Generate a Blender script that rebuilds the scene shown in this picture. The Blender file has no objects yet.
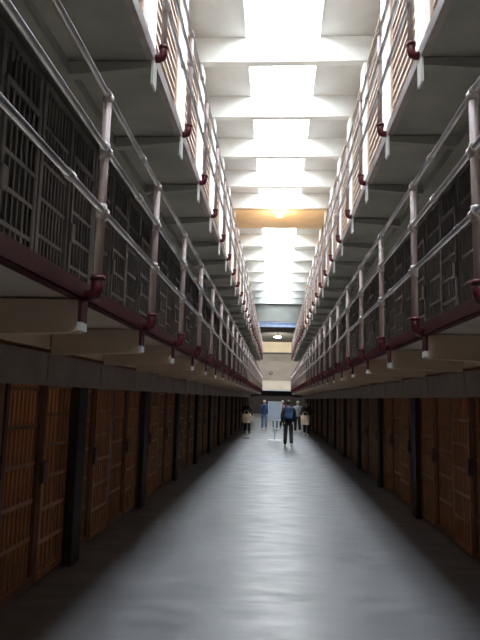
import bpy, bmesh, math, random
from mathutils import Vector, Matrix
random.seed(7)
scene = bpy.context.scene
COL = scene.collection
PI = math.pi

# ------------------------------------------------------------------ materials
def new_mat(name):
    m = bpy.data.materials.new(name); m.use_nodes = True
    nt = m.node_tree
    return m, nt, nt.nodes['Principled BSDF']

def paint(name, c, c2=None, rough=0.6, scale=3.0, bump=0.05, metallic=0.0, detail=6.0, spec=0.4, lo=0.35, hi=0.7, stretch=(1, 1, 1)):
    """noise-mottled paint / stone / metal"""
    m, nt, b = new_mat(name)
    n, l = nt.nodes, nt.links
    c2 = c2 or tuple(v * 0.8 for v in c)
    tc = n.new('ShaderNodeTexCoord'); mp = n.new('ShaderNodeMapping'); mp.inputs['Scale'].default_value = stretch
    l.new(tc.outputs['Object'], mp.inputs['Vector'])
    nz = n.new('ShaderNodeTexNoise'); nz.inputs['Scale'].default_value = scale; nz.inputs['Detail'].default_value = detail
    l.new(mp.outputs['Vector'], nz.inputs['Vector'])
    cr = n.new('ShaderNodeValToRGB')
    cr.color_ramp.elements[0].position = lo; cr.color_ramp.elements[0].color = (*c2, 1)
    cr.color_ramp.elements[1].position = hi; cr.color_ramp.elements[1].color = (*c, 1)
    l.new(nz.outputs['Fac'], cr.inputs['Fac']); l.new(cr.outputs['Color'], b.inputs['Base Color'])
    b.inputs['Roughness'].default_value = rough; b.inputs['Metallic'].default_value = metallic
    b.inputs['Specular IOR Level'].default_value = spec
    if bump:
        bp = n.new('ShaderNodeBump'); bp.inputs['Strength'].default_value = bump; bp.inputs['Distance'].default_value = 0.02
        l.new(nz.outputs['Fac'], bp.inputs['Height']); l.new(bp.outputs['Normal'], b.inputs['Normal'])
    return m

def glow(name, c, s):
    m, nt, b = new_mat(name)
    n, l = nt.nodes, nt.links
    tc = n.new('ShaderNodeTexCoord'); nz = n.new('ShaderNodeTexNoise'); nz.inputs['Scale'].default_value = 1.5
    l.new(tc.outputs['Object'], nz.inputs['Vector'])
    cr = n.new('ShaderNodeValToRGB')
    cr.color_ramp.elements[0].color = tuple(v * .95 for v in c) + (1,); cr.color_ramp.elements[1].color = (*c, 1)
    l.new(nz.outputs['Fac'], cr.inputs['Fac'])
    b.inputs['Base Color'].default_value = (*c, 1)
    l.new(cr.outputs['Color'], b.inputs['Emission Color']); b.inputs['Emission Strength'].default_value = s
    return m

def floor_material():
    m, nt, b = new_mat('polished_concrete')
    n, l = nt.nodes, nt.links
    tc = n.new('ShaderNodeTexCoord'); sp = n.new('ShaderNodeSeparateXYZ')
    l.new(tc.outputs['Object'], sp.inputs[0])
    nz = n.new('ShaderNodeTexNoise'); nz.inputs['Scale'].default_value = 0.9; nz.inputs['Detail'].default_value = 9
    nz.inputs['Roughness'].default_value = 0.65
    l.new(tc.outputs['Object'], nz.inputs['Vector'])
    cr = n.new('ShaderNodeValToRGB')
    cr.color_ramp.elements[0].position = 0.3; cr.color_ramp.elements[0].color = (*FLOOR_A, 1)
    cr.color_ramp.elements[1].position = 0.72; cr.color_ramp.elements[1].color = (*FLOOR_B, 1)
    l.new(nz.outputs['Fac'], cr.inputs['Fac'])
    def mth(op, a, bv=None):
        k = n.new('ShaderNodeMath'); k.operation = op
        for i, v in ((0, a), (1, bv)):
            if v is None: continue
            if hasattr(v, 'links'): l.new(v, k.inputs[i])
            else: k.inputs[i].default_value = v
        return k.outputs[0]
    def line(coord, off, period, w):
        t = mth('ADD', coord, off + period * 40)
        t = mth('MODULO', t, period)
        t = mth('SUBTRACT', t, period / 2)
        t = mth('ABSOLUTE', t)
        return mth('LESS_THAN', t, w)
    jy = line(sp.outputs['Y'], 3.0 - 8.44, 6.0, 0.012)
    jx = line(sp.outputs['X'], 2.45 / 2 + 0.42, 2.45, 0.010)
    j = mth('MAXIMUM', jy, jx)
    j = mth('MULTIPLY', j, 0.55)
    mx = n.new('ShaderNodeMixRGB'); l.new(j, mx.inputs[0]); l.new(cr.outputs['Color'], mx.inputs[1]); mx.inputs[2].default_value = (.07, .08, .1, 1)
    l.new(mx.outputs[0], b.inputs['Base Color'])
    # scuffs across the passage change the polish
    mp = n.new('ShaderNodeMapping'); mp.inputs['Scale'].default_value = (0.8, 2.6, 1)
    l.new(tc.outputs['Object'], mp.inputs[0])
    n2 = n.new('ShaderNodeTexNoise'); n2.inputs['Scale'].default_value = 2.2; n2.inputs['Detail'].default_value = 7
    l.new(mp.outputs[0], n2.inputs['Vector'])
    mr = n.new('ShaderNodeMapRange'); mr.inputs[1].default_value = .3; mr.inputs[2].default_value = .7
    mr.inputs[3].default_value = .30; mr.inputs[4].default_value = .48
    l.new(n2.outputs['Fac'], mr.inputs[0]); l.new(mr.outputs[0], b.inputs['Roughness'])
    bp = n.new('ShaderNodeBump'); bp.inputs['Strength'].default_value = .12; bp.inputs['Distance'].default_value = .015
    l.new(n2.outputs['Fac'], bp.inputs['Height']); l.new(bp.outputs['Normal'], b.inputs['Normal'])
    b.inputs['Specular IOR Level'].default_value = .44
    return m

FLOOR_A = (.068, .068, .073); FLOOR_B = (.118, .117, .126)
M = {}
M['floor'] = floor_material()
M['ceiling'] = paint('white_ceiling_paint', (.76, .76, .74), (.67, .67, .65), .7, 1.2)
M['beam'] = paint('white_beam_paint', (.84, .84, .81), (.76, .75, .71), .65, 1.5)
M['cream_soffit'] = paint('cream_soffit_paint', (.86, .67, .41), (.78, .58, .34), .7, 1.3)
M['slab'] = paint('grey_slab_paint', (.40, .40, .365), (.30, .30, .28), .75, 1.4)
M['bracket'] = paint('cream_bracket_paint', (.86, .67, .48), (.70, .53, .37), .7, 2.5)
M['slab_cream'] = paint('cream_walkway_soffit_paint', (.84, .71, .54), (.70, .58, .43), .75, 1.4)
M['edge_grey'] = paint('pale_edge_paint', (.50, .45, .45), (.38, .33, .34), .5, 5.0)
M['white'] = paint('white_pilaster_paint', (.86, .86, .84), (.78, .78, .76), .6, 2.0)
M['red'] = paint('dark_red_paint', (.125, .012, .022), (.075, .008, .014), .45, 6.0)
M['post'] = paint('worn_pink_grey_paint', (.54, .42, .41), (.37, .28, .27), .5, 7.0, stretch=(1, 1, .4))
M['rail'] = paint('worn_steel_pipe', (.74, .73, .77), (.42, .40, .42), .28, 9.0, .03, .75, stretch=(1, .25, 1))
M['collar'] = paint('rail_collar_paint', (.55, .50, .50), (.40, .33, .33), .4, 9.0, .03, .4)
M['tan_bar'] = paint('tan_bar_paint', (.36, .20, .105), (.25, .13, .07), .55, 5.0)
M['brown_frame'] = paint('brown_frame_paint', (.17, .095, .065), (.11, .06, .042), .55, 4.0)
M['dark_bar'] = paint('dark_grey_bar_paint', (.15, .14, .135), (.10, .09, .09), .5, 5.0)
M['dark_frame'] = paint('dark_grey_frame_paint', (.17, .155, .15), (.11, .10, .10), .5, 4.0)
M['header'] = paint('grey_brown_housing_paint', (.40, .32, .27), (.30, .24, .20), .5, 3.0)
M['pillar'] = paint('black_steel_column_paint', (.030, .026, .025), (.018, .016, .016), .6, 4.0, spec=.2)
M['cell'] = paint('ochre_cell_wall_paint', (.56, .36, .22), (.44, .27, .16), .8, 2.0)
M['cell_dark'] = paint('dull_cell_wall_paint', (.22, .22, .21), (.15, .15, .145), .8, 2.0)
M['brick'] = paint('tan_brown_wall_paint', (.42, .29, .215), (.33, .22, .16), .8, 2.5)
M['screen'] = paint('tan_screen_paint', (.46, .34, .265), (.36, .26, .20), .6, 4.0)
M['endgrey'] = paint('greenish_grey_wall', (.25, .25, .225), (.19, .19, .17), .8, 1.0)
M['soffit_grey'] = paint('dark_grey_soffit', (.13, .13, .118), (.10, .10, .09), .8, 1.0)
M['endcream'] = paint('cream_end_wall', (.58, .51, .385), (.50, .43, .31), .8, 1.0)
M['endlight'] = paint('pale_end_wall', (.225, .21, .20), (.19, .175, .165), .8, 1.0)
M['parapet'] = paint('pale_parapet_paint', (.50, .485, .45), (.43, .415, .385), .7, 1.0)
M['blue'] = paint('blue_grey_paint', (.33, .40, .55), (.25, .31, .45), .6, 2.0)
M['dark'] = paint('dark_doorway_paint', (.022, .017, .018), (.014, .011, .012), .8, 2.0)
M['pane'] = glow('frosted_skylight_glass', (0.84, 0.93, 1.0), 25.0)
M['warm'] = glow('warm_lamp_glass', (1.0, .72, .38), 60.0)
M['cellbulb'] = glow('warm_cell_bulb', (1.0, .60, .32), 130.0)
M['endlamp'] = glow('white_lamp_glass', (1.0, .93, .80), 60.0)
M['skin'] = paint('skin', (.52, .33, .25), (.45, .27, .20), .55, 12.0, .02)
M['skin_dark'] = paint('darker_skin', (.26, .15, .10), (.20, .11, .075), .55, 12.0, .02)
M['eye'] = paint('dark_eye', (.03, .02, .02), None, .3, 5.0, 0)
M['mouth'] = paint('lip', (.35, .14, .12), None, .5, 5.0, 0)

def cloth(name, c):
    return paint(name, c, tuple(v * .7 for v in c), .85, 9.0, .15)
M['jeans'] = cloth('blue_denim', (.17, .25, .42))
M['navy'] = cloth('navy_cloth', (.035, .06, .12))
M['bluesweater'] = cloth('blue_knit', (.05, .10, .22))
M['black'] = cloth('black_cloth', (.025, .025, .03))
M['olive'] = cloth('dark_olive_cloth', (.04, .042, .035))
M['grey_cloth'] = cloth('grey_cloth', (.36, .37, .40))
M['pink'] = cloth('dusty_pink_cloth', (.45, .28, .28))
M['tanbag'] = cloth('tan_canvas', (.95, .72, .54))
M['shoe_white'] = paint('white_shoe_leather', (.75, .74, .72), None, .5, 8.0)
M['shoe_dark'] = paint('dark_shoe_leather', (.05, .045, .04), None, .5, 8.0)
M['hair_white'] = paint('pale_hair', (.62, .58, .50), (.48, .44, .38), .6, 30.0, .3)
M['hair_dark'] = paint('dark_hair', (.03, .022, .018), (.02, .015, .012), .5, 30.0, .3)
M['hair_brown'] = paint('brown_hair', (.14, .08, .05), (.09, .05, .03), .5, 30.0, .3)
M['signboard'] = paint('pale_blue_grey_board', (.42, .47, .55), (.36, .41, .49), .5, 2.0)
M['signframe'] = paint('pale_metal_frame', (.70, .71, .74), (.6, .6, .63), .35, 6.0, .02, .5)
M['iron'] = paint('dark_iron', (.045, .042, .045), (.03, .03, .03), .6, 8.0)

# ------------------------------------------------------------------ mesh helpers
class MB:
    def __init__(s): s.v = []; s.f = []; s.sm = []
    def add(s, vs, fs, smooth=False):
        o = len(s.v); s.v += [tuple(v) for v in vs]
        s.f += [tuple(i + o for i in f) for f in fs]; s.sm += [smooth] * len(fs)
        return s
    def box(s, x0, x1, y0, y1, z0, z1, mat=None):
        vs = [(x, y, z) for x in (min(x0, x1), max(x0, x1)) for y in (min(y0, y1), max(y0, y1)) for z in (min(z0, z1), max(z0, z1))]
        if mat is not None: vs = [mat @ Vector(v) for v in vs]
        return s.add(vs, [(0, 1, 3, 2), (4, 6, 7, 5), (0, 4, 5, 1), (2, 3, 7, 6), (0, 2, 6, 4), (1, 5, 7, 3)])
    def bbox(s, x0, x1, y0, y1, z0, z1, r=.01, seg=2):
        """box with rounded edges"""
        bm = bmesh.new()
        bmesh.ops.create_cube(bm, size=1)
        for v in bm.verts:
            v.co = Vector(((x0 + x1) / 2 + v.co.x * abs(x1 - x0), (y0 + y1) / 2 + v.co.y * abs(y1 - y0), (z0 + z1) / 2 + v.co.z * abs(z1 - z0)))
        bmesh.ops.bevel(bm, geom=bm.edges[:], offset=r, segments=seg, profile=.5, affect='EDGES')
        bm.verts.index_update()
        s.add([v.co[:] for v in bm.verts], [[v.index for v in f.verts] for f in bm.faces], False)
        bm.free(); return s
    def tube(s, pts, r, n=8, cap=True):
        pts = [Vector(p) for p in pts]
        rs = r if isinstance(r, (list, tuple)) else [r] * len(pts)
        rings = []
        up = None
        for i, p in enumerate(pts):
            d = (pts[min(i + 1, len(pts) - 1)] - pts[max(i - 1, 0)]).normalized()
            if up is None:
                up = Vector((0, 0, 1)) if abs(d.z) < .9 else Vector((1, 0, 0))
            a = d.cross(up).normalized(); b = a.cross(d).normalized(); up = b
            rings.append([p + a * (rs[i] * math.cos(2 * PI * k / n)) + b * (rs[i] * math.sin(2 * PI * k / n)) for k in range(n)])
        vs = [v for ring in rings for v in ring]
        fs = []
        for i in range(len(pts) - 1):
            for k in range(n):
                k2 = (k + 1) % n
                fs.append((i * n + k, i * n + k2, (i + 1) * n + k2, (i + 1) * n + k))
        s.add(vs, fs, True)
        if cap:
            o = len(s.v) - len(vs)
            s.f.append(tuple(o + k for k in reversed(range(n)))); s.sm.append(False)
            s.f.append(tuple(o + (len(pts) - 1) * n + k for k in range(n))); s.sm.append(False)
        return s
    def ell(s, c, r, seg=14, rings=9, rot=None, zmin=-2):
        """ellipsoid; zmin cuts it below (unit sphere coordinates)"""
        c = Vector(c); vs = []; fs = []
        th0 = 0; th1 = PI if zmin <= -1 else math.acos(zmin)
        for i in range(rings + 1):
            t = th0 + (th1 - th0) * i / rings
            for k in range(seg):
                p = Vector((r[0] * math.sin(t) * math.cos(2 * PI * k / seg), r[1] * math.sin(t) * math.sin(2 * PI * k / seg), r[2] * math.cos(t)))
                if rot is not None: p = rot @ p
                vs.append(c + p)
        for i in range(rings):
            for k in range(seg):
                k2 = (k + 1) % seg
                fs.append((i * seg + k, (i + 1) * seg + k, (i + 1) * seg + k2, i * seg + k2))
        return s.add(vs, fs, True)
    def lathe(s, prof, c=(0, 0, 0), n=20):
        vs = []; fs = []
        for (r, z) in prof:
            for k in range(n): vs.append((c[0] + r * math.cos(2 * PI * k / n), c[1] + r * math.sin(2 * PI * k / n), c[2] + z))
        for i in range(len(prof) - 1):
            for k in range(n):
                k2 = (k + 1) % n
                fs.append((i * n + k, i * n + k2, (i + 1) * n + k2, (i + 1) * n + k))
        return s.add(vs, fs, True)
    def mesh(s, name, mats):
        me = bpy.data.meshes.new(name); me.from_pydata(s.v, [], s.f)
        me.polygons.foreach_set('use_smooth', s.sm)
        for m in (mats if isinstance(mats, (list, tuple)) else [mats]): me.materials.append(m)
        me.update(); return me
    def build(s, name, mat, parent=None, loc=None, fix=True):
        me = s.mesh(name, mat)
        if fix:
            bm = bmesh.new(); bm.from_mesh(me)
            bmesh.ops.remove_doubles(bm, verts=bm.verts[:], dist=1e-6)
            bmesh.ops.recalc_face_normals(bm, faces=bm.faces[:]); bm.to_mesh(me); bm.free()
        o = bpy.data.objects.new(name, me); COL.objects.link(o)
        if loc: o.location = loc
        if parent: o.parent = parent
        return o

def tag(o, label=None, cat=None, group=None, kind=None):
    for k, v in (('label', label), ('category', cat), ('group', group), ('kind', kind)):
        if v: o[k] = v
    return o
def empty(name, loc=(0, 0, 0), rz=0):
    o = bpy.data.objects.new(name, None); COL.objects.link(o); o.location = loc; o.rotation_euler = (0, 0, rz)
    o.empty_display_size = .2
    return o
def copy_tree(o, parent=None):
    c = o.copy(); COL.objects.link(c)
    if parent: c.parent = parent
    for ch in KIDS.get(o.name, [k for k in o.children]): copy_tree(ch, c)
    return c
KIDS = {}
def struct(name, mb, mat, parent=None):
    o = mb.build(name, mat, parent)
    if not parent: o['kind'] = 'structure'
    return o

ONES = 'zeroth first second third fourth fifth sixth seventh eighth ninth tenth eleventh twelfth thirteenth fourteenth fifteenth sixteenth seventeenth eighteenth nineteenth'.split()
def ordinal(n):
    if n < 20: return ONES[n]
    t = {2: 'twent', 3: 'thirt', 4: 'fort'}[n // 10]
    return t + 'ieth' if n % 10 == 0 else t + 'y-' + ONES[n % 10]

# ------------------------------------------------------------------ dimensions
P = 1.715            # cell width and railing post spacing
Y0 = 3.74            # a railing post
W = 2.45             # cell fronts
E = 1.30             # walkway edge
A = 1.22             # railing
YA, YB = Y0 - 5 * P, Y0 + 27 * P + .35     # cell block ends
S2, S2T = 2.50, 2.60     # second tier slab
S3, S3T = 5.19, 5.31     # third tier slab
ZB, ZC, ZP = 11.70, 12.48, 12.95   # beam underside, ceiling, skylight panes
SK = 1.12            # skylight half width
BAY = 2 * P
GY = -.36           # ground cells sit a little nearer than the posts
B0 = 9.35            # a ceiling beam's near face
END = 61.0
YBACK = -6.0
HALL = 5.5           # cross hall half width

# ------------------------------------------------------------------ shell
struct('floor', MB().box(-4.8, 4.8, YBACK, YB, -.2, 0).box(-HALL, HALL, YB, 75.2, -.2, 0), M['floor'])
beams = [B0 + BAY * k for k in range(-4, 7)]            # up to 29.93
flat0, flat1 = beams[-1], beams[-1] + BAY
far = [flat1 + (END - flat1) / 7 * k for k in range(0, 8)]
BT = .26
cm = MB()
for s in (-1, 1):
    cm.box(s * SK, s * 2.9, YBACK, YB, ZC, ZC + .12)
    cm.box(s * SK, s * HALL, YB, END, ZC, ZC + .12)
cm.box(-SK, SK, YBACK, beams[0], ZC, ZC + .12)
struct('ceiling', cm, M['ceiling'])
struct('ceiling_crossing', MB().box(-2.7, 2.7, flat0 + .10, flat1, ZB, ZC - .01), M['cream_soffit'])
nb = 0
for y in beams[:-1] + [flat0 - .32] + far[1:-1] + [END - .4]:
    xw = 2.86 if y < YB else HALL
    nb += 1
    yy = y
    # haunched beam: deeper over the skylight edges
    mb = MB().box(-xw, xw, yy, yy + BT, ZB, ZC - .002)
    struct('ceiling_beam', mb, M['beam'])
# skylights: one per bay
bays = [(beams[i] + BT, beams[i + 1]) for i in range(len(beams) - 1)]
bays[-1] = (bays[-1][0], flat0 - .32)
fl = [flat1] + far[1:-1] + [END - .4]
bays += [((fl[i] + (BT if i else .02)), fl[i + 1]) for i in range(len(fl) - 1)]
for i, (a, b) in enumerate(bays):
    fr = MB()
    t = .05
    for s in (-1, 1):
        fr.box(s * SK, s * (SK - t), a, b, ZC - .03, ZP + .05)
    n = 3
    for k in range(1, n):
        yk = a + (b - a) * k / n
        fr.box(-SK + t, SK - t, yk - .02, yk + .02, ZP - .06, ZP - .004)
    fo = struct('window_%d' % (i + 1), fr, M['ceiling'])
    pn = MB().box(-SK + t, SK - t, a - BT * .5, b + BT * .5, ZP, ZP + .03)
    pn.build('pane', M['pane'], fo)
struct('ceiling_roof', MB().box(-SK, SK, YBACK, beams[0] + BT * .5 - .003, ZC + .122, ZP + .1).box(-SK, SK, flat0 - .105, flat1 - .2, ZC + .002, ZP + .1).box(-SK, SK, END - .185, END + .34, ZC + .002, ZP + .1), M['ceiling'])
# masonry closing the shafts over the beams is part of the roof
rf = MB()
for s in (-1, 1): rf.box(s * (SK + .001), s * (SK + .1), YBACK, END, ZC + .121, ZP + .1)
struct('ceiling_shaft', rf, M['ceiling'])

# cell block walls
for s, nm in ((-1, 'left'), (1, 'right')):
    w = MB().box(s * 4.62, s * 4.8, YBACK, YB, 0, 5.19)
    struct('wall_%s' % nm, w, M['cell'])
    up = MB().box(s * 2.76, s * 2.88, YBACK, YB, S3T, ZC)
    struct('wall_%s_upper' % nm, up, M['brick'])
    endc = MB().box(s * (W + .06), s * 4.61, YB - .16, YB - .01, 0, S2 - .01).box(s * (W + .06), s * 4.61, YB - .16, YB - .01, S2T + .01, S3 - .01)
    endc.box(s * 2.3, s * 2.74, YB - .16, YB - .01, S3T + .01, ZB - .01)
    struct('wall_%s_end' % nm, endc, M['bracket'])
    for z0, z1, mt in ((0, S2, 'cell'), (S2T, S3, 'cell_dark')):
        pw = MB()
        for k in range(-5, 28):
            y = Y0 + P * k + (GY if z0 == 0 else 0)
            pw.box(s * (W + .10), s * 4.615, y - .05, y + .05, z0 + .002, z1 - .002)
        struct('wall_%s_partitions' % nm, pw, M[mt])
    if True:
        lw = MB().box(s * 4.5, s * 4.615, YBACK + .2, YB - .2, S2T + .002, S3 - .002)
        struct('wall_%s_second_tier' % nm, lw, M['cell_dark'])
    struct('wall_%s_hall' % nm, MB().box(s * HALL, s * (HALL + .2), YB, 76, 0, ZC), M['endlight'])
struct('wall_back', MB().box(-4.8, 4.8, YBACK - .2, YBACK, 0, ZC), M['endgrey'])

# far end: lintel, lower sloping soffit, end wall with galleries
struct('wall_far_lintel', MB().box(-HALL, HALL, END + .03, END + .35, 9.85, ZC), M['endgrey'])
struct('ceiling_far_girder', MB().box(-HALL, HALL, END + .05, END + .33, 9.35, 9.72).box(-HALL, HALL, END - .05, END + .43, 9.72, 9.8).box(-HALL, HALL, END - .02, END + .40, 9.30, 9.35), M['blue'])
vs = [(-HALL, END + .36, 9.85), (HALL, END + .36, 9.85), (HALL, 75.2, 9.09), (-HALL, 75.2, 9.09)]
sm = MB(); sm.add(vs + [(x, y, z + .2) for x, y, z in vs], [(0, 1, 2, 3), (7, 6, 5, 4), (0, 4, 5, 1), (1, 5, 6, 2), (2, 6, 7, 3), (3, 7, 4, 0)])
struct('ceiling_far', sm, M['soffit_grey'])
struct('wall_far', MB().box(-HALL, HALL, 75.2, 75.4, 7.8, 9.25), M['endcream'])
struct('wall_far_lower', MB().box(-HALL, HALL, 75.2, 75.4, 0, 2.9), M['dark'])
struct('wall_far_recess', MB().box(-HALL, HALL, 76.2, 76.4, 6.4, 7.8).box(-HALL, HALL, 75.2, 76.4, 7.7, 7.8), M['endgrey'])
struct('wall_far_gallery', MB().box(-HALL, HALL, 74.2, 76.2, 4.15, 6.5).box(-HALL, HALL, 74.1, 74.2, 6.38, 6.54), M['endlight'])
struct('wall_far_parapet', MB().box(-HALL, HALL, 73.9, 75.2, 2.97, 4.1).box(-HALL, HALL, 73.84, 73.9, 4.04, 4.14), M['parapet'])
dr = MB().box(-2.2, 2.2, 75.02, 75.12, .0, 2.36)
for x in (-1.1, 0, 1.1): dr.box(x - .05, x + .05, 74.97, 75.02, 0, 2.36)
d = struct('door_1', dr, M['dark'])
# a dark round hatch on the end gallery
h = empty('wall_vent', (-.72, 74.199, 5.1)); tag(h, 'dark round vent high on the pale end gallery', 'vent')
v = MB(); v.lathe([(.0, .06), (.20, .06), (.26, .03), (.26, 0.0), (0, 0)]); v.v = [(x, -z, y) for x, y, z in v.v]
v.build('cover', M['iron'], h)
v = MB()
for k in range(-2, 3): v.box(-.17, .17, -.075, -.06, k * .07 - .012, k * .07 + .012)
v.build('slat', M['header'], h)

# pilasters between the upper screens, black columns between the ground cells
pil_y = [B0 + .06 + BAY * k for k in range(-4, 12)]
for s in (-1, 1):
    for y in pil_y:
        struct('pillar_upper', MB().box(s * 2.36, s * 2.755, y, y + .62, S3T + .002, ZB - .002), M['white'])
    for k in range(-4, 27, 2):
        y = Y0 + P * k + GY
        struct('pillar_ground', MB().bbox(s * 2.268, s * 2.352, y - .15, y + .15, .001, 1.9675, .008, 1), M['pillar'])

# ------------------------------------------------------------------ walkways
for s, nm in ((-1, 'left'), (1, 'right')):
    for tier, z0, z1 in (('second', S2, S2T), ('third', S3, S3T)):
        g = empty('gallery_walkway', (s * E, YA, z0))
        tag(g, '%s tier concrete walkway with dark red edge along the %s cell block' % (tier, nm), 'walkway', 'gallery walkways')
        L = YB - YBACK
        def at(x): return s * (x - E)
        y_0, y_1 = YBACK + .02 - YA, YB - YA
        inner = 4.6 if tier == 'second' else 4.6
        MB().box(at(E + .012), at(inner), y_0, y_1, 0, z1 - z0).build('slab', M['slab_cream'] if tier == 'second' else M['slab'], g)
        red = MB().box(at(E), at(E + .011), y_0, y_1, -.012, z1 - z0 + .005).box(at(E), at(E + .07), y_0, y_1, -.013, -.001)
        red.build('edge_angle', M['red'] if tier == 'second' else M['edge_grey'], g)
        # longitudinal beam at the wall
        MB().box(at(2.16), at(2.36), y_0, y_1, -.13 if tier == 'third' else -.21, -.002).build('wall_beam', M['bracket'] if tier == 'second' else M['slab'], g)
        bk = None
        for k in range(-4, 28):
            y = Y0 + P * k - YA
            if bk is None:
                b = MB(); w2 = .055
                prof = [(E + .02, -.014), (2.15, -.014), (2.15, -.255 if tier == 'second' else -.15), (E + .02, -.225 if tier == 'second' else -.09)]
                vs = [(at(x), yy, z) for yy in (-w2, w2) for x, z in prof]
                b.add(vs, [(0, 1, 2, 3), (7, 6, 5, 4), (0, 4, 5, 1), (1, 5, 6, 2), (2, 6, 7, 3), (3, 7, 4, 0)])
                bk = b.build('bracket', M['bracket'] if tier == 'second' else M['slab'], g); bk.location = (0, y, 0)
                e = MB()
                if tier == 'second':
                    e.box(at(E - .004), at(E + .019), -.06, .06, -.16, -.0135)
                    cap = e.build('cap_plate', M['red'], bk)
                    e2 = MB().box(at(E - .006), at(E + .019), -.062, .062, -.215, -.161)
                    tip = e2.build('tip', M['white'], bk); ks = [cap, tip]
                else:
                    e.box(at(E - .004), at(E + .019), -.08, .08, -.27, -.0135)
                    ks = [e.build('cap_plate', M['white'], bk)]
            else:
                c = bk.copy(); COL.objects.link(c); c.parent = g; c.location = (0, y, 0)
                for q in ks:
                    d2 = q.copy(); COL.objects.link(d2); d2.parent = c

# ------------------------------------------------------------------ railings
HR = (1.36, .965, .54)
for s, nm in ((-1, 'left'), (1, 'right')):
    for tier, ze in (('second', 2.55), ('third', 5.255)):
        g = empty('gallery_railing', (s * A, Y0, ze))
        tag(g, 'three-pipe railing with pinkish posts edging the %s tier walkway on the %s' % (tier, nm), 'railing', 'gallery railings')
        r = .021
        for nme, hz in zip(('top_rail', 'middle_rail', 'bottom_rail'), HR):
            rl = MB().tube([(-s * .012 if nme != 'top_rail' else 0, YBACK + .1 - Y0, hz), (-s * .012 if nme != 'top_rail' else 0, YB - .1 - Y0, hz)], r, 12)
            xo = 0 if nme == 'top_rail' else -s * .012
            ro = rl.build(nme, M['rail'], g)
            cp = None
            for k in range(-4, 27):
                y = P * k + P * (.55 if nme == 'middle_rail' else .62)
                if (k % 2 == 0) == (nme == 'bottom_rail'): continue
                if cp is None: cp = MB().tube([(xo, -.045, hz), (xo, .045, hz)], .029, 12).build('coupling', M['collar'], ro); c = cp
                else: c = cp.copy(); COL.objects.link(c); c.parent = ro
                c.location = (0, y, 0)
        first = None
        for k in range(-4, 28):
            y = P * k
            if first is None:
                first = MB().tube([(0, 0, .06), (0, 0, HR[0])], .029, 12).build('post', M['post'], g)
                el = MB()
                el.tube([(0, 0, .09), (0, 0, .02), (s * .012, 0, -.018), (s * .04, 0, -.03), (s * .073, 0, -.03)], [.043, .043, .042, .04, .04], 12)
                el.tube([(0, 0, .07), (0, 0, .10)], .05, 12)
                elb = el.build('elbow', M['red'], first)
                fits = [elb]
                for hz in HR:
                    co = MB(); xo = 0 if hz == HR[0] else -s * .012
                    co.tube([(xo, -.05, hz), (xo, .05, hz)], .032, 12)
                    co.tube([(0, 0, hz - .06), (0, 0, hz + (.0 if hz == HR[0] else .045))], .036, 12)
                    if xo: co.tube([(0, 0, hz), (xo, 0, hz)], .026, 8)
                    fits.append(co.build('collar', M['collar'], first))
                first.location = (0, y, 0)
            else:
                c = first.copy(); COL.objects.link(c); c.parent = g; c.location = (0, y, 0)
                for q in fits:
                    d2 = q.copy(); COL.objects.link(d2); d2.parent = c

# ------------------------------------------------------------------ cell fronts
def make_cell(name, H, bar, frame, s, zfloor):
    """cell front, origin at floor level at its near lower corner, width P along +Y, face towards the aisle (-s x)"""
    root = empty(name, (s * W, 0, zfloor))
    wdt = P - .06
    o = .03
    f = MB()
    f.box(-.03, .04, o, o + .07, .001, H); f.box(-.03, .04, o + wdt - .07, o + wdt, .001, H)
    f.box(-.03, .04, o + .07, o + wdt - .07, .001, .09); f.box(-.03, .04, o + .07, o + wdt - .07, H - .06, H)
    f.box(-.03, .04, o + .80, o + .87, .09, H - .06)
    f.build('frame', frame, root)
    gr = MB()
    n = 8
    for k in range(n):
        y = o + .07 + (.73) * (k + .5) / n
        gr.tube([(0, y, .09), (0, y, H - .06)], .0125, 6, False)
    nz = 6
    for k in range(1, nz):
        z = .09 + (H - .15) * k / nz
        gr.box(-.008, .008, o + .07, o + .80, z - .02, z + .02)
    gr.build('fixed_grille', bar, root)
    dg = MB(); n = 7; x = -s * .055
    d0, d1 = o + .85, o + wdt - .05
    for k in range(n):
        y = d0 + (d1 - d0) * (k + .5) / n
        dg.tube([(x, y, .08), (x, y, min(H, 2.0) - .02)], .0125, 6, False)
    Hd = min(H, 2.0)
    dg.box(x - .015, x + .015, d0, d0 + .05, .04, Hd); dg.box(x - .015, x + .015, d1 - .05, d1, .04, Hd)
    dg.box(x - .015, x + .015, d0 + .05, d1 - .05, .04, .1); dg.box(x - .015, x + .015, d0 + .05, d1 - .05, Hd - .06, Hd)
    for k in range(1, nz):
        z = .08 + (Hd - .1) * k / nz
        dg.box(x - .009, x + .009, d0 + .05, d1 - .05, z - .02, z + .02)
    do = dg.build('door', bar, root)
    MB().bbox(x - .035, x + .035, d0 + .0, d0 + .11, .98, 1.20, .008, 1).build('lock_plate', frame, do)
    if H > 2.2:
        tg = MB()
        for k in range(7):
            y = d0 + (d1 - d0) * (k + .5) / 7
            tg.tube([(0, y, 2.02), (0, y, H - .06)], .0125, 6, False)
        tg.build('transom_grille', bar, root)
    return root

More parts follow.
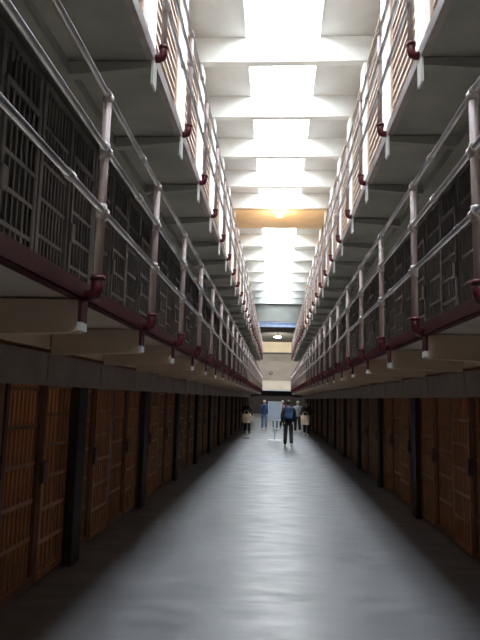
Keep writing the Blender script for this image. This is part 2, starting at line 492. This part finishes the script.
for s, nm in ((-1, 'left'), (1, 'right')):
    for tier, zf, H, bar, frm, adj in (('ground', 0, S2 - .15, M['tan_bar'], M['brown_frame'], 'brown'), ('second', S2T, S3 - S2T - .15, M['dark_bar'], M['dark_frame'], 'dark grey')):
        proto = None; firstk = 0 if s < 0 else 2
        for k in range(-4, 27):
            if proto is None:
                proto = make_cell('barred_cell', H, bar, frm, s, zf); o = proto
                src = [(c, list(c.children)) for c in proto.children]
            else:
                o = proto.copy(); COL.objects.link(o)
                for c, gs in src:
                    c2 = c.copy(); COL.objects.link(c2); c2.parent = o
                    for q in gs:
                        q2 = q.copy(); COL.objects.link(q2); q2.parent = c2
            o.location = (s * W, Y0 + P * k + (GY if zf == 0 else 0), zf)
            n = k - firstk + 1
            if n >= 1:
                lab = '%s %s barred cell front from the near end, %s tier, %s block' % (ordinal(n), adj, tier, nm)
            else:
                lab = '%s barred cell beside the camera, %s place back, %s tier, %s block' % (adj, ordinal(1 - n), tier, nm)
            tag(o, lab, 'cell front', 'barred cell fronts of the %s tier on the %s' % (tier, nm))

# door mechanism housing above the ground cells
for s, nm in ((-1, 'left'), (1, 'right')):
    g = empty('door_mechanism_housing', (s * 2.20, Y0, 1.968))
    tag(g, 'long grey-brown steel box beam running over the %s ground cells' % nm, 'steel housing', 'door mechanism housings')
    hb = MB()
    hb.box(s * -.02, s * .13, YBACK + .02 - Y0, YB - .2 - Y0, 0, .27)
    hb.box(s * -.035, s * .135, YBACK + .02 - Y0, YB - .2 - Y0, .27, .285).box(s * -.03, s * -.02, YBACK + .02 - Y0, YB - .2 - Y0, -.015, .02)
    ho = hb.build('casing', M['header'], g)
    st = MB().box(s * -.028, s * -.0205, -.035, .035, .022, .268).build('cover_strap', M['header'], ho)
    st.location = (0, -4 * P, 0)
    for k in range(-3, 28):
        c = st.copy(); COL.objects.link(c); c.parent = ho; c.location = (0, P * k, 0)

# warm bulbs at the back of the ground cells
for s, nm in ((-1, 'left'), (1, 'right')):
    firstk = 0 if s < 0 else 2
    proto = None
    for k in range(-1, 6):
        loc = (s * 4.2, Y0 + P * k + P * .5 + GY, S2 - .001)
        if proto is None:
            proto = empty('cell_lamp', loc)
            lp = MB(); lp.lathe([(0, 0), (.06, 0), (.06, -.03), (.025, -.05), (.022, -.09), (0, -.09)], n=12); ba = lp.build('base', M['iron'], proto)
            lb = MB(); lb.ell((0, 0, -.125), (.04, .04, .05), 10, 8); bu = lb.build('bulb', M['cellbulb'], proto); o = proto
        else:
            o = proto.copy(); COL.objects.link(o)
            for q in (ba, bu):
                q2 = q.copy(); COL.objects.link(q2); q2.parent = o
            o.location = loc
        n = k - firstk + 1
        place = ('%s ground cell from the near end, %s block' % (ordinal(n), nm)) if n >= 1 else ('%s unseen ground cell by the camera, %s block' % (ordinal(1 - n), nm))
        tag(o, 'bare warm bulb inside ' + place, 'lamp', 'bare bulbs in the %s ground cells' % nm)

# upper barred screens
for s, nm in ((-1, 'left'), (1, 'right')):
    proto = None
    for i in range(len(pil_y) - 1):
        y0 = pil_y[i] + .63; w = pil_y[i + 1] - .01 - y0
        if y0 + w > YB: break
        if proto is None:
            proto = empty('barred_screen', (s * 2.5, y0, S3T + .003)); o = proto
            H = ZB - S3T - .02
            fr = MB(); fr.box(-.04, .04, 0, .07, 0, H).box(-.04, .04, w - .07, w, 0, H)
            for z in (0, 2.25, H - .08): fr.box(-.045, .045, .07, w - .07, z, z + .08)
            f_ = fr.build('frame', M['screen'], proto)
            sl = MB()
            z = .3
            while z < H - .2:
                if not 2.1 < z < 2.4: sl.box(-.014, .014, .07, w - .07, z - .035, z + .035)
                z += .24
            sl_ = sl.build('slat_panel', M['screen'], proto)
            vb = MB(); n = 22
            for k in range(n):
                y = .07 + (w - .14) * (k + .5) / n
                vb.tube([(.03 * s, y, .08), (.03 * s, y, H - .08)], .012, 6, False)
            vb_ = vb.build('bar_grille', M['screen'], proto)
        else:
            o = proto.copy(); COL.objects.link(o); o.location = (s * 2.5, y0, S3T + .003)
            for q in (f_, sl_, vb_):
                q2 = q.copy(); COL.objects.link(q2); q2.parent = o
        tag(o, 'tan slatted screen above the third tier, %s bay from near end, %s' % (ordinal(i + 1), nm), 'screen', 'tan screens between white pilasters on the %s' % nm)

# ------------------------------------------------------------------ lamps
lp = empty('flood_lamp', (.0, flat0 + .12, ZB - .001)); tag(lp, 'glowing warm lamp under the cream ceiling crossing between the skylights', 'lamp')
MB().box(-.14, .14, .0, .12, -.09, .0).build('housing', M['iron'], lp)
MB().ell((0, .02, -.22), (.17, .15, .15), 16, 10).build('globe', M['warm'], lp)
l2 = empty('ceiling_lamp', (.05, 66.0, 9.27)); tag(l2, 'round white lamp hanging under the dark soffit at the far end', 'lamp')
MB().tube([(0, 0, -.3), (0, 0, .325)], .03, 8).build('stem', M['iron'], l2)
q = MB(); q.lathe([(.05, -.28), (.30, -.34), (.46, -.46), (.44, -.46), (.29, -.36), (.0, -.33)], n=24); q.build('shade', M['white'], l2)
q = MB(); q.ell((0, 0, -.50), (.38, .38, .12), 20, 10); q.build('globe', M['endlamp'], l2)

# ------------------------------------------------------------------ people
def skin_mesh(name, verts, edges, radii, mat, parent, sub=1, root=0, extra=None):
    me = bpy.data.meshes.new(name); me.from_pydata(verts, edges, [])
    tmp = bpy.data.objects.new(name + '_tmp', me); COL.objects.link(tmp)
    md = tmp.modifiers.new('skin', 'SKIN'); md.use_smooth_shade = True
    for i, d in enumerate(me.skin_vertices[0].data):
        r = radii[i]; d.radius = r if isinstance(r, (tuple, list)) else (r, r); d.use_root = (i == root)
    sb = tmp.modifiers.new('sub', 'SUBSURF'); sb.levels = sub; sb.render_levels = sub
    dg = bpy.context.evaluated_depsgraph_get(); dg.update()
    m2 = bpy.data.meshes.new_from_object(tmp.evaluated_get(dg))
    bpy.data.objects.remove(tmp); bpy.data.meshes.remove(me)
    m2.name = name; m2.materials.clear()
    for m in (mat if isinstance(mat, list) else [mat]): m2.materials.append(m)
    if extra:
        bm = bmesh.new(); bm.from_mesh(m2)
        for mb, mi in extra:
            vs = [bm.verts.new(v) for v in mb.v]
            for f in mb.f:
                try:
                    fc = bm.faces.new([vs[i] for i in f]); fc.material_index = mi; fc.smooth = True
                except ValueError: pass
        bm.to_mesh(m2); bm.free()
    for p in m2.polygons: p.use_smooth = True
    o = bpy.data.objects.new(name, m2); COL.objects.link(o); o.parent = parent
    return o

def person(loc, rz, H, label, top, legs, shoes, hair, skin='skin', step=.0, arms=((.0, .0), (.0, .0)), hair_long=False, sleeves=True, fem=1.0):
    """faces local +Y. step: half stride. arms: (forward swing of elbow, forward swing of wrist) for left/right in metres"""
    root = empty('person', loc, rz); tag(root, label, 'person', None)
    k = H / 1.75
    def S(p): return (p[0] * k, p[1] * k, p[2] * k)
    hipw, shw = .095, .185 * fem
    J = {}
    J['pelvis'] = (0, 0, .94); J['waist'] = (0, 0, 1.10); J['chest'] = (0, .01, 1.29); J['collar'] = (0, 0, 1.43)
    J['neck'] = (0, .005, 1.50); J['skull0'] = (0, .025, 1.57); J['skull1'] = (0, .02, 1.65); J['skull2'] = (0, .01, 1.71)
    for i, sx in enumerate((-1, 1)):
        n = 'lr'[i]; st = step * (1 if i == 0 else -1)
        J['hip' + n] = (sx * hipw, 0, .90); J['knee' + n] = (sx * .10, st * .6 + .03, .49)
        lift = .05 if st < 0 else 0
        J['ankle' + n] = (sx * .105, st * 1.25 - .02, .085 + lift); J['toe' + n] = (sx * .125, st * 1.25 + .12, .035 + lift * .3)
        J['sh' + n] = (sx * shw, 0, 1.41)
        e, w = arms[i]
        J['el' + n] = (sx * (shw + .06), e - .02, 1.13 + abs(e) * .25); dz = .25
        wy = w + .03
        J['wr' + n] = (sx * (shw + .05 - .5 * max(0, w) * .5), wy, J['el' + n][2] - math.sqrt(max(.02, .0625 - (wy - J['el' + n][1]) ** 2)))
    def mk(names, edges, rad, name, mat, extra=None, sub=1):
        idx = {n: i for i, n in enumerate(names)}
        return skin_mesh(name, [S(J[n]) for n in names], [(idx[a], idx[b]) for a, b in edges], [tuple(q * k for q in rad[n]) if isinstance(rad[n], tuple) else rad[n] * k for n in names], mat, root, sub, 0, extra)
    # body
    names = ['pelvis', 'waist', 'chest', 'collar', 'neck', 'skull0', 'skull1', 'skull2']
    ed = [('pelvis', 'waist'), ('waist', 'chest'), ('chest', 'collar'), ('collar', 'neck'), ('neck', 'skull0'), ('skull0', 'skull1'), ('skull1', 'skull2')]
    R = dict(pelvis=.12, waist=.105, chest=.12, collar=.075, neck=.05, skull0=.066, skull1=.086, skull2=.062)
    for n in 'lr':
        names += ['hip' + n, 'knee' + n, 'ankle' + n, 'toe' + n, 'sh' + n, 'el' + n, 'wr' + n]
        ed += [('pelvis', 'hip' + n), ('hip' + n, 'knee' + n), ('knee' + n, 'ankle' + n), ('ankle' + n, 'toe' + n), ('collar', 'sh' + n), ('sh' + n, 'el' + n), ('el' + n, 'wr' + n)]
        R.update({'hip' + n: .08, 'knee' + n: .052, 'ankle' + n: .036, 'toe' + n: .03, 'sh' + n: .055, 'el' + n: .038, 'wr' + n: .027})
    face = MB(); eyes = MB(); lips = MB()
    face.ell(S((0, .115, 1.622)), (.014 * k, .02 * k, .022 * k), 8, 6)
    for sx in (-1, 1):
        face.ell(S((sx * .084, .015, 1.63)), (.012 * k, .02 * k, .03 * k), 8, 6)
        eyes.ell(S((sx * .032, .098, 1.648)), (.011 * k, .008 * k, .008 * k), 8, 6)
    lips.ell(S((0, .098, 1.583)), (.024 * k, .009 * k, .008 * k), 8, 6)
    hands = MB()
    for i, n in enumerate('lr'):
        sx = (-1, 1)[i]
        w = Vector(J['wr' + n]); d = (w - Vector(J['el' + n])).normalized(); d = (d + Vector((0, 0, -.6))).normalized()
        f = Vector((0, 1, 0)); f = (f - d * f.dot(d)).normalized(); inn = Vector((-sx, 0, 0))
        palm = w + d * .05
        rot = Matrix((inn, f, d)).transposed()
        hands.ell(S(palm), (.014 * k, .040 * k, .055 * k), 10, 8, rot)
        for q, (off, ln) in enumerate(((.03, .062), (.010, .072), (-.010, .067), (-.028, .052))):
            b = w + d * .085 + f * off
            m1 = b + d * ln * .5 + inn * .008; m2 = m1 + d * ln * .4 + inn * .022
            hands.tube([S(b), S(m1), S(m2)], [.009 * k, .0085 * k, .007 * k], 6)
        b = w + d * .03 + f * .03
        hands.tube([S(b), S(b + d * .03 + f * .022 + inn * .012), S(b + d * .058 + f * .028 + inn * .022)], [.011 * k, .0095 * k, .007 * k], 6)
    mk(names, ed, R, 'body', [M[skin], M['eye'], M['mouth']], [(face, 0), (hands, 0), (eyes, 1), (lips, 2)], 2)
    # top
    J['hem'] = (0, 0, .86)
    nt = ['chest', 'waist', 'pelvis', 'hem', 'collar', 'nk']; J['nk'] = (0, 0, 1.485)
    et = [('chest', 'waist'), ('waist', 'pelvis'), ('pelvis', 'hem'), ('chest', 'collar'), ('collar', 'nk')]
    RT = dict(chest=.172, waist=.155, pelvis=.162, hem=.160, collar=.108, nk=.064)
    for n in 'lr':
        nt += ['sh' + n, 'el' + n, 'wr' + n]; et += [('collar', 'sh' + n), ('sh' + n, 'el' + n), ('el' + n, 'wr' + n)]
        RT.update({'sh' + n: .088, 'el' + n: .07, 'wr' + n: .05})
    mk(nt, et, RT, 'jacket', M[top], None, 2)
    # trousers
    J['top_t'] = (0, 0, 1.0)
    nl = ['pelvis', 'top_t']; el_ = [('pelvis', 'top_t')]
    RL = dict(pelvis=.138, top_t=.12)
    for n in 'lr':
        a = J['ankle' + n]; J['cuff' + n] = (a[0], a[1], a[2] + .0)
        nl += ['hip' + n, 'knee' + n, 'cuff' + n]; el_ += [('pelvis', 'hip' + n), ('hip' + n, 'knee' + n), ('knee' + n, 'cuff' + n)]
        RL.update({'hip' + n: .105, 'knee' + n: .085, 'cuff' + n: .072})
    mk(nl, el_, RL, 'trousers', M[legs], None, 2)
    for n in 'lr':
        a = Vector(J['ankle' + n]); t = Vector(J['toe' + n])
        sh = MB(); c = (a + t) / 2
        base = min(a.z - .085, t.z - .035)
        sh.ell(S((c.x, c.y + .0, base + .045)), (.05 * k, .14 * k, .05 * k), 14, 8)
        sh.ell(S((a.x, a.y, a.z - .02)), (.048 * k, .055 * k, .06 * k), 12, 8)
        sh.v = [(x, y, max(z, base * k + .004)) for x, y, z in sh.v]
        sh.build('shoe', M[shoes], root, fix=False)
    hm = MB()
    hm.ell(S((0, .0, 1.665)), (.097 * k, .108 * k, .098 * k), 18, 9, Matrix.Rotation(.5, 3, 'X'), -.15)
    if hair_long: hm.ell(S((0, -.045, 1.56)), (.085 * k, .05 * k, .13 * k), 14, 9)
    hm.build('hair', M[hair], root, fix=False)
    return root, J, k

person((.47, 23.9, 0), .05, 1.84, 'person in dark clothes walking away with a blue backpack', 'black', 'olive', 'shoe_white', 'hair_dark', step=.17, arms=((-.06, -.02), (.10, .16)))
bp = empty('backpack', (.475, 23.74, 1.10), .05); tag(bp, 'blue backpack on the back of the person walking in dark clothes', 'backpack')
MB().bbox(-.17, .17, -.25, -.03, 0, .48, .06, 3).build('bag_body', M['navy'], bp)
MB().bbox(-.135, .135, -.32, -.252, .04, .26, .03, 3).build('front_pocket', M['bluesweater'], bp)
for sx in (-1, 1):
    MB().tube([(sx * .11, -.06, .44), (sx * .12, .06, .53), (sx * .125, .21, .50), (sx * .13, .30, .33), (sx * .15, .22, .14), (sx * .15, -.04, .08)], .02, 8).build('strap', M['navy'], bp)
person((-.73, 36.6, 0), .1, 1.80, 'person with pale hair in a blue sweater and jeans, facing away', 'bluesweater', 'jeans', 'shoe_white', 'hair_white', step=.05, arms=((.02, .08), (-.02, .04)))
person((-.05, 37.1, 0), PI - .1, 1.74, 'person in jeans standing behind the signboard in the aisle', 'grey_cloth', 'jeans', 'shoe_white', 'hair_brown', step=.03)
person((.40, 39.0, 0), PI + .2, 1.78, 'person in a dusty pink top standing deep behind the backpacker', 'pink', 'black', 'shoe_dark', 'hair_white', step=.03)
person((1.22, 34.5, 0), .3, 1.80, 'pale-haired person in grey top and black trousers, right of the backpacker', 'grey_cloth', 'black', 'shoe_white', 'hair_white', step=.08, arms=((.05, .12), (.0, .03)))
person((-1.56, 32.3, 0), PI + .2, 1.76, 'person in black by the left cells holding a tan bag', 'black', 'black', 'shoe_dark', 'hair_dark', 'skin_dark', step=.03, arms=((.08, .22), (.08, .22)))
person((1.60, 32.0, 0), PI - .25, 1.76, 'person in black by the right cells holding a tan bag', 'black', 'black', 'shoe_white', 'hair_brown', step=.03, arms=((.08, .22), (.08, .22)))
def tote(loc, rz, label):
    t = empty('tote_bag', loc, rz); tag(t, label, 'bag', 'tan bags held by the people at the sides')
    b = MB()
    w0, w1, d0, d1, h = .20, .225, .065, .045, .49
    vs = [(sx * w, sy * dd, z) for z, w, dd in ((0, w0, d0), (.3, w1 + .005, .085), (h, w1, d1)) for sx, sy in ((-1, -1), (1, -1), (1, 1), (-1, 1))]
    fs = [(3, 2, 1, 0), (8, 9, 10, 11)]
    for i in range(2):
        for q in range(4):
            q2 = (q + 1) % 4; fs.append((i * 4 + q, i * 4 + q2, i * 4 + 4 + q2, i * 4 + 4 + q))
    b.add(vs, fs); b.build('bag_body', M['tanbag'], t)
    for sy in (-1, 1):
        MB().tube([(-.13, sy * .058, h - .1), (-.12, sy * .05, h + .08), (-.05, sy * .035, h + .17), (.05, sy * .035, h + .17), (.12, sy * .05, h + .08), (.13, sy * .058, h - .1)], .012, 8).build('handle', M['tanbag'], t)
tote((-1.60, 31.96, .58), .2, 'tan bag held low by the person at the left cells')
tote((1.52, 31.65, .58), -.25, 'tan bag held low by the person at the right cells')

# sign on a stand in the aisle
sg = empty('sign_stand', (-.08, 27.2, 0)); tag(sg, 'pale blue-grey notice board on a stand in the middle of the aisle', 'sign')
MB().bbox(-.28, .28, -.02, .02, .96, 1.74, .01, 1).build('board', M['signboard'], sg)
f = MB().box(-.31, -.28, -.03, .03, .93, 1.77).box(.28, .31, -.03, .03, .93, 1.77).box(-.28, .28, -.03, .03, .90, .96).box(-.28, .28, -.03, .03, 1.74, 1.77)
f.build('frame', M['signframe'], sg)
MB().tube([(0, 0, .05), (0, 0, .93)], .022, 10).build('pole', M['signframe'], sg)
MB().bbox(-.30, .30, -.16, .16, .001, .05, .015, 2).build('base', M['signframe'], sg)

# dark drain cover on the floor
dc = empty('floor_drain', (-1.45, 28.6, 0)); tag(dc, 'small dark drain cover lying in the concrete floor by the left cells', 'drain cover')
q = MB().box(-.2, .2, -.2, -.16, .001, .02).box(-.2, .2, .16, .2, .001, .02).box(-.2, -.16, -.16, .16, .001, .02).box(.16, .2, -.16, .16, .001, .02)
q.build('rim', M['iron'], dc)
q = MB()
for k in range(-3, 4): q.box(-.16, .16, k * .045 - .014, k * .045 + .014, .001, .014)
q.build('grate', M['iron'], dc)

# ------------------------------------------------------------------ lamp light
def light(name, kind, loc, e, c, **kw):
    ld = bpy.data.lights.new(name, kind); ld.energy = e; ld.color = c
    for k_, v_ in kw.items(): setattr(ld, k_, v_)
    o = bpy.data.objects.new(name, ld); COL.objects.link(o); o.location = loc
    return o
fl_ = light('far_lamp_light', 'SPOT', (.05, 66.0, 8.1), 4800, (1, .92, .80), shadow_soft_size=.3, spot_size=2.3, spot_blend=.6)
fl_.rotation_euler = (Vector((0, 75, 4.6)) - Vector((.05, 66, 8.1))).to_track_quat('-Z', 'Y').to_euler()
light('crossing_lamp_light', 'POINT', (0, flat0 + .35, ZB - .95), 150, (1, .70, .46), shadow_soft_size=.15)

# ------------------------------------------------------------------ world, camera, view
w = bpy.data.worlds.new('World'); scene.world = w; w.use_nodes = True
w.node_tree.nodes['Background'].inputs[0].default_value = (.75, .85, 1, 1); w.node_tree.nodes['Background'].inputs[1].default_value = .6
f_, pi_, ya, ro = 590.7766, .1316, -.0633, .0240
fw = Vector((math.sin(ya) * math.cos(pi_), math.cos(ya) * math.cos(pi_), math.sin(pi_)))
rt = Vector((math.cos(ya), -math.sin(ya), 0)); up = rt.cross(fw)
r2 = rt * math.cos(ro) + up * math.sin(ro); u2 = up * math.cos(ro) - rt * math.sin(ro)
cd = bpy.data.cameras.new('camera'); cam = bpy.data.objects.new('camera', cd); COL.objects.link(cam)
cd.sensor_fit = 'VERTICAL'; cd.sensor_height = 24; cd.lens = f_ * 24 / 640; cd.clip_start = .05; cd.clip_end = 300
mt = Matrix((r2, u2, -fw)).transposed().to_4x4(); mt.translation = Vector((-.042, 0, 1.8786))
cam.matrix_world = mt
scene.camera = cam
vs_ = scene.view_settings
vs_.view_transform = 'Standard'; vs_.look = 'None'; vs_.gamma = 1; vs_.exposure = -0.24; vs_.use_curve_mapping = False
